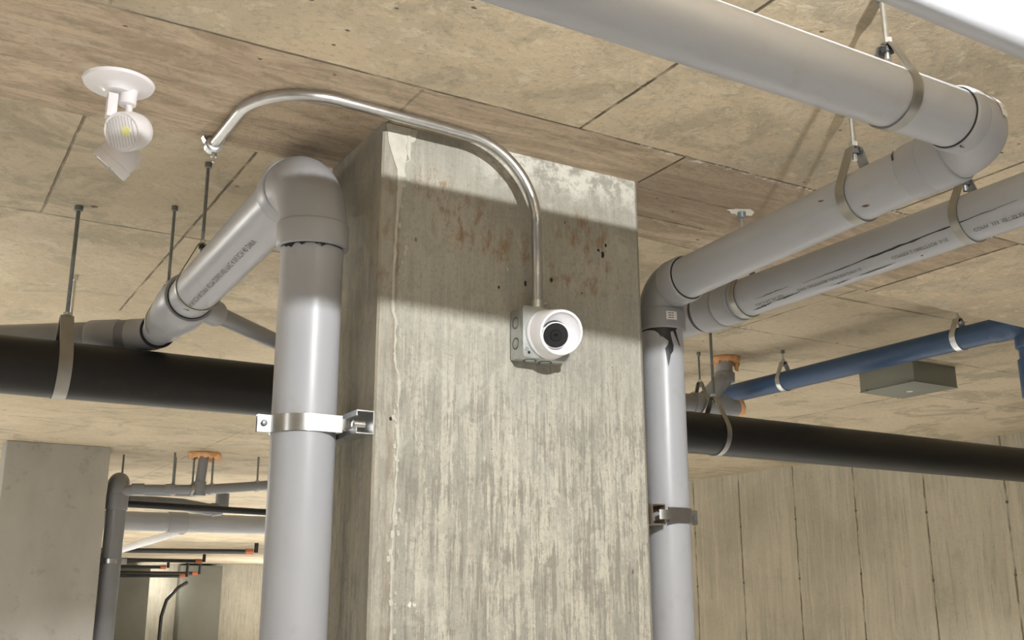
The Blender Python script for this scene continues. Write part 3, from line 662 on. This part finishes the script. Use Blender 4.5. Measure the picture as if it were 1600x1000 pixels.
# ------------------------------------------------------------------ second drain behind it, with printing and cement runs
G3 = thing('drain_pipe', 'lower right grey pipe with black cement streaks and print, parallel behind another', 'pipe', (1.63, 1.4, .67))
C0, C1 = Vector((1.6365, .82, .6725)), Vector((1.63, 1.80, .664)); dc = (C1-C0).normalized()
pipe('pipe', C0, C1, R3, 'pvc', G3, 48)
def onC(y): return C0+dc*((y-C0.y)/dc.y)
hub('coupling', onC(1.745), onC(1.80), .0500, 'pvc_fit', G3, .045); hub('coupling', onC(1.80), onC(1.865), .0515, 'pvc_fit', G3, .045)
MB().rev(onC(1.866), dc, [(0, .0462), (.004, .0462)], 40).build('primer_ring', 'primer', G3)
pipe('pipe', onC(1.88), onC(2.9), R3, 'pvc_fit', G3)
Wc = Wrap(onC(1.0), dc, R3, (-.82, 0, -.57)); mb = MB(); rn = random.Random(5)
def wob(t0, t1, s0, s1, w, n=14, gap=False):
    P = []
    for i in range(n+1):
        k = i/n; P.append((t0+(t1-t0)*k, s0+(s1-s0)*k+rn.uniform(-.0006, .0006), max(.0003, w*math.sin(math.pi*min(.98, max(.04, k)))*rn.uniform(.5, 1.2))))
    wrap_band(mb, Wc, P)
wob(.02, .52, .012, -.002, 0.0018, 30); wob(.56, .66, .003, .0, .0008)
wob(.54, .62, -.018, -.020, 0.00195); wob(.62, .69, -.020, -.026, 0.0027); wob(.30, .40, -.026, -.029, 0.00195); wob(.41, .47, -.029, -.031, 0.00195)
wob(.0, .06, -.018, -.018, .0006); wob(.24, .247, -.030, -.032, .0028, 4)
mb.build('cement_streak', 'primer', G3)
Wp = Wrap(onC(1.70), -dc, R3, (-.60, 0, -.80))
wrap_text('4 IN 2-PVC IPS 1225', Wp, .030, -.004, .0105, 'ink', G3, 'pipe_print', flip=1, stretch=.95)
wrap_text('DWV 1A47SF9/K08  UNIFORM DWV-15', Wp, .155, -.004, .0105, 'ink', G3, 'pipe_print', flip=1, stretch=.95)
wrap_text('COMPEX 2 1000TTTOR  S-15', Wp, .40, -.004, .0105, 'ink', G3, 'pipe_print', flip=1, stretch=.95)
wrap_text('COMA  333  50 - 50 XF  KC', Wp, .58, -.004, .0105, 'ink', G3, 'pipe_print', flip=1, stretch=.95)

# bright pipe, top right corner
G4 = thing('drain_pipe', 'brightly lit pale pipe cutting across the top right corner', 'pipe', (1.3, .6985, .689))
pipe('pipe', (-2.2, .6985, .7225), (2.4, .6985, .6765), .0350, 'pvc', G4, 48)

# ------------------------------------------------------------------ hangers of the drains
gh = 'strap hangers on the grey pipes'
hanger('strap hanger holding the diagonal grey pipe right of the column, seen full length', B0+db*.192, db, R3, H1, .020, .092, group=gh, rodmat='zinc')
hanger('strap hanger around the crossing grey pipe near the elbow at top right', (1.178, .925, .699), (1, 0, 0), R3, H1, .018, .082, group=gh, rodmat='zinc')
hanger('strap hanger on the streaked grey pipe at the right, below the elbow', onC(1.145), dc, R3, H1, .018, .075, group=gh)
hanger('strap hanger beside the coupling on the streaked grey pipe, rod dropping from a white patch', onC(1.725), dc, R3, H1, .016, .085, group=gh, rodmat='zinc')
hanger('hanger with nut visible where the left pipe nears its wye fitting', onL(2.65), dl, R4, H2, .014, .118, group=gh, rodmat='rod')
hanger('hanger holding the reducer end of the left diagonal pipe', onL(3.02)+Vector((0, 0, .004)), dl, .053, H2, .010, .110, group=gh, rodmat='rod')
mb = MB(); rn = random.Random(11)
P = [(1.628+(.034+rn.uniform(-.008, .008))*math.cos(k*math.pi/9), 1.722+(.020+rn.uniform(-.006, .006))*math.sin(k*math.pi/9), H1-.0006) for k in range(18)]
mb.poly(P); o = mb.build('anchor_patch', 'plaster'); tag(o, 'white plaster patch on the ceiling around a hanger rod', 'patch')

# ------------------------------------------------------------------ strut clamps on the column
def strut(mb, x_wall, sgn, y0, y1, zc):
    """41 mm C channel, open away from the wall"""
    h = .0195; t_ = .0024; d_ = .0315; P = []
    prof = [(d_, zc+h-.009), (d_, zc+h), (0, zc+h), (0, zc-h), (d_, zc-h), (d_, zc-h+.009)]
    P = [(x_wall+sgn*a, z) for a, z in prof]
    mb.strip(P, t_, (0, (y0+y1)/2, 0), (1, 0, 0), (0, 0, 1), (0, 1, 0), y1-y0)
def clamp(label, xw, sgn, zc, pc, r, y0, strutmat, smat):
    c = thing('pipe_clamp', label, 'pipe clamp', (xw, pc[1], zc), 'strut clamps on the column')
    mb = MB(); strut(mb, xw, sgn, y0, y0+.19, zc); mb.build('strut_channel', strutmat, c)
    R = r+.0022
    for sy in (-1, 1):
        P = [(-sgn*(R-.010), sy*R), (-sgn*R*.5, sy*R), (-sgn*R*.2, sy*R)]
        n = 20
        for k in range(n+1):
            a = math.pi/2*k/n*.96; P.append((sgn*R*math.sin(a), sy*R*math.cos(a)))
        P += [(sgn*(R+.006), sy*.004), (sgn*(R+.026), sy*.004)]
        mb = MB(); mb.strip(P, .0022, (pc[0], pc[1], zc), (1, 0, 0), (0, 1, 0), (0, 0, 1), .030); st = mb.build('strap', smat, c)
        mb = MB(); mb.strip([(-sgn*(R-.011), sy*R), (-sgn*(R+.002), sy*R), (-sgn*(R+.010), sy*(R-.004))], .0022, (pc[0], pc[1], zc), (1, 0, 0), (0, 1, 0), (0, 0, 1), .019); mb.build('hook', smat, st)
    ex = pc[0]+sgn*(R+.015)
    mb = MB(); mb.rev((ex, pc[1]-.012, zc), (0, 1, 0), [(0, .0015), (.0005, .0040), (.003, .0055), (.024, .0055)], 18); mb.build('bolt', 'rod', c)
    return c
# the strut sits on the column side; straps reach around the pipe and meet in a bolted ear on the far side
clamp('shiny strut clamp fixing the thick left pipe to the column', CX0, -1, .301, tuple(lerp(VL0, VL1, (.301+1.6)/2.268)[:2]), R4, 1.702, 'zinc', 'zinc')
clamp('dull strut clamp fixing the right pipe to the column', 1.324, 1, .168, tuple(lerp(V0, V1, (.168+1.6)/2.205)[:2]), R3, 1.702, 'clamp_rust', 'band')
tag(MB().rev((.697, 1.712, .297), (-1, 0, 0), [(-.010, .0075), (.010, .0075), (.011, .006)], 20).build('bolt', 'zinc'), 'short bolt inside the open end of the left strut channel', 'bolt')

# ------------------------------------------------------------------ black pipe across
G5 = thing('black_pipe', 'thick black iron pipe running behind the column below the ceiling', 'pipe', (0, 3.16, .630))
pipe('pipe', (-4, 3.16, .632), (6.7, 3.16, .628), .0805, 'iron', G5, 56)
gk = 'strap hangers on the black pipe'
hanger('wide strap hanger on the black pipe at far left', (.388, 3.16, .631), (1, 0, 0), .0805, H2, .036, .155, group=gk, rr=.006)
hanger('thin looped strap hanger on the black pipe right of the column', (2.78, 3.16, .629), (1, 0, 0), .0805, H2, .024, .150, group=gk, rr=.006)
rdd = thing('pipe_hanger', 'thin bright hanger rod just behind the wide left strap hanger', 'pipe hanger', (.49, 3.887, H2))
MB().rev((.49, 3.887, .79), (0, 0, 1), [(0, .006), (H2-.79, .006)], 10).build('rod', 'zinc', rdd)
MB().rev((.49, 3.887, H2-.02), (0, 0, 1), [(0, .011), (.02, .011)], 12).build('anchor', 'zinc', rdd)

# ------------------------------------------------------------------ blue pipe
G6 = thing('blue_pipe', 'blue pipe running away under the raised ceiling on the right', 'pipe', (3.5, 3, .975))
pipe('pipe', (3.50, 2.34, .975), (3.50, 5.2, .975), R3, 'blue', G6, 40)
hub('coupling', (3.50, 2.405, .975), (3.50, 2.335, .975), .0485, 'blue', G6, .044)
MB().sweep([(3.50, 2.34, .975)]+arc((3.50, 2.32, .975), (3.50, 2.262, .975), (3.50, 2.262, .92), 10)+[(3.50, 2.262, .90)], .0490, 30).build('elbow', 'blue', G6)
hub('elbow_socket', (3.50, 2.262, .925), (3.50, 2.262, .88), .054, 'blue', G6, .044)
pipe('pipe', (3.50, 2.262, .90), (3.505, 2.262, -.5), R3, 'blue', G6)
hub('coupling', (3.50, 2.262, .84), (3.50, 2.262, .70), .052, 'blue', G6, .044)
gb = 'strap hangers on the blue pipe'
hanger('pale strap hanger on the blue pipe, left one near the orange foam', (3.5, 3.489, .975), (0, 1, 0), R3, H2, .026, .090, group=gb, bandmat='zinc', rodmat='zinc')
hanger('pale strap hanger on the blue pipe near the image right, tucked under the ceiling edge', (3.5, 2.552, .975), (0, 1, 0), R3, H2, .026, .080, group=gb, bandmat='zinc', rodmat='zinc')

# ------------------------------------------------------------------ grey tee with orange firestop, right of the column
G7 = thing('drain_pipe', 'short grey tee joint coming down through orange foam right of the column', 'pipe', (3.35, 3.74, 1.0))
pipe('pipe', (2.2, 3.735, .875), (3.16, 3.735, .878), R3, 'pvc_dark', G7)
hub('tee_fitting', (3.15, 3.735, .878), (3.37, 3.735, .880), .052, 'pvc_dark', G7, .044)
pipe('pipe', (3.36, 3.735, .88), (3.42, 3.735, .88), .040, 'pvc_dark', G7)
MB().sweep([(3.24, 3.735, .90), (3.30, 3.735, .96), (3.345, 3.735, 1.005), (3.36, 3.735, 1.03)], [.046, .042, .042, .042], 30).build('elbow', 'pvc_dark', G7)
hub('elbow_socket', (3.36, 3.735, .998), (3.362, 3.735, 1.045), .047, 'pvc_dark', G7, .038)
pipe('riser', (3.36, 3.735, 1.03), (3.365, 3.735, 1.13), .0385, 'pvc_fit', G7)
MB().rev((3.362, 3.735, 1.044), (0, 0, 1), [(0, .0395), (.004, .0395)], 30).build('primer_ring', 'primer', G7)
hanger('dark hanger rod over the grey tee joint', (3.19, 3.715, .878), (1, 0, 0), R3, H2, .02, .10, group=gh)
def foam(name, label, c, rx, rz, seed, tilt=0):
    rn = random.Random(seed); mb = MB(); n = 40; rows = []
    for j, (k, zz) in enumerate(((.62, -rz*.55), (.86, -rz), (1.05, -rz*.7), (1.10, -rz*.2), (1.0, .004))):
        rows.append([mb.bm.verts.new((c[0]+rx*k*(1+rn.uniform(-.1, .1))*math.cos(2*math.pi*i/n), c[1]+rx*k*(1+rn.uniform(-.1, .1))*math.sin(2*math.pi*i/n), c[2]+zz*(1+rn.uniform(-.45, .45)) if j < 4 else c[2]+.004)) for i in range(n)])
    for a, b in zip(rows, rows[1:]): mb.bridge(a, b)
    mb.cap(rows[0], True); mb.cap(rows[-1]); o = mb.build(name, 'foam', None, 80); tag(o, label, 'foam'); return o
foam('firestop_foam', 'orange foam ring sealing the pipe hole right of the column', (3.372, 3.735, H2), .062, .030, 2)
mb = MB(); rn = random.Random(8)
for k in range(9):
    mb.sweep([(3.42+rn.uniform(-.005, .01), 3.72+rn.uniform(-.02, .02), 1.11), (3.415+rn.uniform(-.01, .01), 3.71, 1.085), (3.405+rn.uniform(-.01, .01), 3.70, 1.06+rn.uniform(-.01, .01))], [.014, .011, .004], 8)
o = mb.build('firestop_foam', 'foam', None, 80); tag(o, 'orange foam drips hanging beside the grey riser right of the column', 'foam')
mb = MB(); mb.rev((3.415, 3.735, .88), (1, 0, 0), [(0, .030), (.012, .043), (.028, .041), (.036, .03)], 18)
o = mb.build('firestop_foam', 'foam', None, 80)
for v in o.data.vertices: v.co += Vector((rn.uniform(-.004, .004), rn.uniform(-.004, .004), rn.uniform(-.004, .004)))
tag(o, 'orange plug at the end of the grey tee joint above the black pipe', 'foam')

# ------------------------------------------------------------------ grey enclosure on the raised ceiling
en = thing('electrical_enclosure', 'square grey metal box fixed to the ceiling beyond the blue pipe', 'electrical box', (4.34, 3.49, H2))
MB().box((4.186, 3.325, 1.020), (4.50, 3.655, H2), .002).build('box_body', 'encl', en)
MB().box((4.184, 3.323, 1.014), (4.502, 3.657, 1.0195), .0015).build('cover', 'encl', en)
MB().rev((4.37, 3.505, 1.0133), (0, 0, 1), [(0, .016), (.001, .016)], 24).build('label_dot', 'encl_lab', en)
for x, y in ((4.184, 3.36), (4.184, 3.62), (4.47, 3.657)): MB().obox((x, y, 1.018), (.004, 0, 0), (0, .008, 0), (0, 0, .004)).build('latch', 'encl', en)

# ------------------------------------------------------------------ emergency light, top left
el_ = thing('emergency_light', 'white twin-head emergency light on a round plate on the ceiling, top left', 'emergency light', (.262, 1.79, H1))
MB().rev((.262, 1.790, H1-.011), (0, 0, 1), [(-.009, .018), (-.008, .022), (-.003, .026), (.001, .034), (.003, .050), (.006, .0575), (.011, .0600)], 48).build('mounting_plate', 'white', el_)
for x, y in ((.232, 1.775), (.297, 1.80)): MB().rev((x, y, H1-.0092), (0, 0, 1), [(0, .0034), (.002, .0034)], 12).build('screw_slot', 'hole', el_)
MB().rev((.279, 1.789, H1-.040), (0, 0, 1), [(0, .011), (.002, .0145), (.028, .0155), (.03, .019)], 24).build('stem', 'white', el_)
MB().sweep([(.281, 1.788, .835), (.283, 1.789, .815), (.285, 1.792, .796)], .0062, 14).build('arm', 'white', el_)
mb = MB(); mb.obox((.2535, 1.785, .822), (.0085, 0, 0), (0, .009, 0), (0, 0, .022), .002); mb.obox((.255, 1.787, .795), (.007, 0, 0), (0, .008, 0), (0, 0, .012), .002); mb.build('knuckle', 'white', el_)
def head(c, ax, r, L, nm):
    c = Vector(c); ax = Vector(ax).normalized()
    mb = MB(); mb.rev(c, ax, [(.0015, r*.80), (0, r*.86), (.0008, r*.97), (-.003, r*1.0), (-.014, r*1.0), (-.0145, r*.96), (-L*.45, r*.98), (-L*.70, r*.86), (-L*.90, r*.58), (-L*.98, r*.30), (-L, r*.1)], 40); h = mb.build(nm, 'white', el_, 40)
    MB().rev(c+ax*.0006, -ax, [(0, r*.80), (.001, r*.80)], 36).build('lens', 'lampface', h)
    d, u, w = basis(ax); mb = MB(); 
    for k in range(-4, 5):
        mb.obox(c+ax*.0012+u*(k*r*.17), u*.0004, w*(r*.78*math.sqrt(1-(k*.17)**2)), ax*.0005)
    mb.build('lens_rib', 'rib', h)
    return h
h1 = head((.2700, 1.762, .7685), (-.64, -.62, -.44), .0340, .070, 'lamp_head')
MB().rev(Vector((.2700, 1.762, .7685))+Vector((-.64, -.62, -.44)).normalized()*.0016+Vector((.0065, -.0070, .0004)), (-.64, -.62, -.44), [(0, .0085), (.0008, .0078)], 16).build('led_chip', 'led', h1)
h2 = head((.2640, 1.822, .7260), (-.56, .34, -.76), .0345, .060, 'lamp_head')

# ------------------------------------------------------------------ far left plumbing
G8 = thing('standpipe', 'upright dark grey pipe beside the far left column', 'pipe', (1.50, 8.5, -1.6))
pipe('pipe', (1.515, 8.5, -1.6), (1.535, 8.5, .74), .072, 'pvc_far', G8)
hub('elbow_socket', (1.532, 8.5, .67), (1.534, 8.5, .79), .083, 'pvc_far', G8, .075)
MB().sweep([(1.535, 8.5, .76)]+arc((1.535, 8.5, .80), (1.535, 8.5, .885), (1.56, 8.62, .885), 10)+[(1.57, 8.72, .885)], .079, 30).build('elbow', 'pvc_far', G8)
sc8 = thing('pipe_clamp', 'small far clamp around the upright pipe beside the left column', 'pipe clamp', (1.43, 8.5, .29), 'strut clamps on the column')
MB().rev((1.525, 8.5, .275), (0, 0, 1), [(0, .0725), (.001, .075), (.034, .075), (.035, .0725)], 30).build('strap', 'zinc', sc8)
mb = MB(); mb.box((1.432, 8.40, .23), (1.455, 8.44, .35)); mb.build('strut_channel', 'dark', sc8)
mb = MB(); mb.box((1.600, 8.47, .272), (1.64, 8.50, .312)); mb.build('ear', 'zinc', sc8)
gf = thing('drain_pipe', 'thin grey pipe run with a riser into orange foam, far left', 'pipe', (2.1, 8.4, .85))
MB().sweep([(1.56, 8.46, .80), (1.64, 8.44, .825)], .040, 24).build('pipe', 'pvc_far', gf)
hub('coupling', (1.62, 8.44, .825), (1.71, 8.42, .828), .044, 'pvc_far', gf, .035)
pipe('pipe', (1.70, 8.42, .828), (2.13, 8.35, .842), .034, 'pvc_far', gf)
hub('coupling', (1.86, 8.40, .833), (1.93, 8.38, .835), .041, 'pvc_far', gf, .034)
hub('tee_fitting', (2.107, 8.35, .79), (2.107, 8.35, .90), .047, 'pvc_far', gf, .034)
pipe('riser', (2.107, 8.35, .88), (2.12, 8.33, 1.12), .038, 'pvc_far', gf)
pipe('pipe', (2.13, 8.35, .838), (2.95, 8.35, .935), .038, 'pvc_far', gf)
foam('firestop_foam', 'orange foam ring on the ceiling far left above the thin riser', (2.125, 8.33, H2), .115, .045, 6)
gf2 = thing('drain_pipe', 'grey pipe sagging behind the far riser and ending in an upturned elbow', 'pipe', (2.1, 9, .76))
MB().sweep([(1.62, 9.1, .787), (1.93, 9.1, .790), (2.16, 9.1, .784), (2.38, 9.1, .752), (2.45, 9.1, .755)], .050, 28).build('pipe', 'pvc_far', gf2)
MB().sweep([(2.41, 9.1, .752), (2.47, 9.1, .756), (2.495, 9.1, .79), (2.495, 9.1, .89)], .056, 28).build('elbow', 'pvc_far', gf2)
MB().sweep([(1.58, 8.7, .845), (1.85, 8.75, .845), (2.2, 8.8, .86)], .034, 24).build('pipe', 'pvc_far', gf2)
for i, (x, y, zb, ln) in enumerate([(1.916, 8.41, .86, 1), (1.99, 8.70, .86, 1), (2.055, 8.37, .87, 1), (2.20, 8.36, .87, 1), (2.56, 8.36, .91, 1), (1.60, 8.75, .93, 1)]):
    lab = ['first thin rod left of the far riser', 'second thin rod left of the far riser', 'thin rod touching the left of the orange foam far left', 'thin rod just right of the far riser', 'thin rod at the left edge of the thick upright pipe, far behind', 'tiny rod above the far upright pipe elbow'][i]
    rr_ = thing('pipe_hanger', lab, 'pipe hanger', (x, y, H2), 'far thin hanger rods')
    MB().rev((x, y, zb), (0, 0, 1), [(0, .008), (H2-zb, .008)], 8).build('rod', 'rod', rr_)
    zc = {0: .834, 1: .856, 2: .839, 3: .847, 4: .889, 5: .885}[i]
    if i < 5: MB().rev((x-.012, y, zc), (1, 0, 0), [(0, .040), (0, .046), (.024, .046), (.024, .040)], 24, caps=False).build('band', 'band', rr_)
G9 = thing('drain_pipe', 'large pale grey pipe with a coupling, far left beyond the thin pipes', 'pipe', (2.2, 9.56, .667))
pipe('pipe', (-1.0, 9.56, .660), (4.2, 9.56, .672), .081, 'pvc', G9, 40)
hub('coupling', (2.16, 9.56, .667), (2.325, 9.56, .667), .090, 'pvc_fit', G9, .080)
pipe('branch', (2.29, 9.58, .60), (2.40, 13.2, .56), .036, 'bright_pvc', G9)
tag(MB().rev((-1, 8.85, .799), (1, 0, -.0188), [(0, .027), (5.5, .027)], 16).build('black_pipe', 'black'), 'thinner black pipe above the large far grey pipe', 'pipe')
blk = [((2.0, 22.2, .955), (6.42, 20.93, .95), .045, 'longest far black pipe, ending in an orange tip near the thick pipe'),
       ((2.8, 26.6, .955), (6.87, 26.5, .95), .045, 'second far black pipe, ending above the far dark column'),
       ((3.6, 31.4, .93), (6.95, 30.5, .92), .045, 'third far black pipe, with orange joint, below the longest two'),
       ((3.6, 32.2, .80), (8.2, 32.0, .80), .05, 'far black pipe reaching the pale edge of the dark column'),
       ((3.6, 31.6, .70), (7.6, 31.0, .70), .045, 'lowest short far black pipe')]
for a, b, r, lab in blk:
    t_ = thing('sprinkler_pipe', lab, 'pipe', a, 'thin black pipes in the far distance')
    pipe('pipe', a, b, r, 'black', t_, 12)
    b = Vector(b); MB().rev(b-Vector((.16, 0, 0)), (1, 0, 0), [(0, .055), (.15, .055)], 12).build('end_fitting', 'tip', t_)
    MB().rev(b+Vector((.05, 0, -.02)), (0, 0, 1), [(0, .04), (H2-b.z+.016, .04)], 12).build('riser', 'black', t_)
tag(MB().sweep([(7.9, 31.9, .55), (7.65, 31.9, .40), (7.35, 31.9, .05), (7.24, 31.9, -.4), (7.22, 31.9, -1.6)], .05, 10).build('black_cable', 'black'), 'black cable curving down beside the far dark column', 'cable')
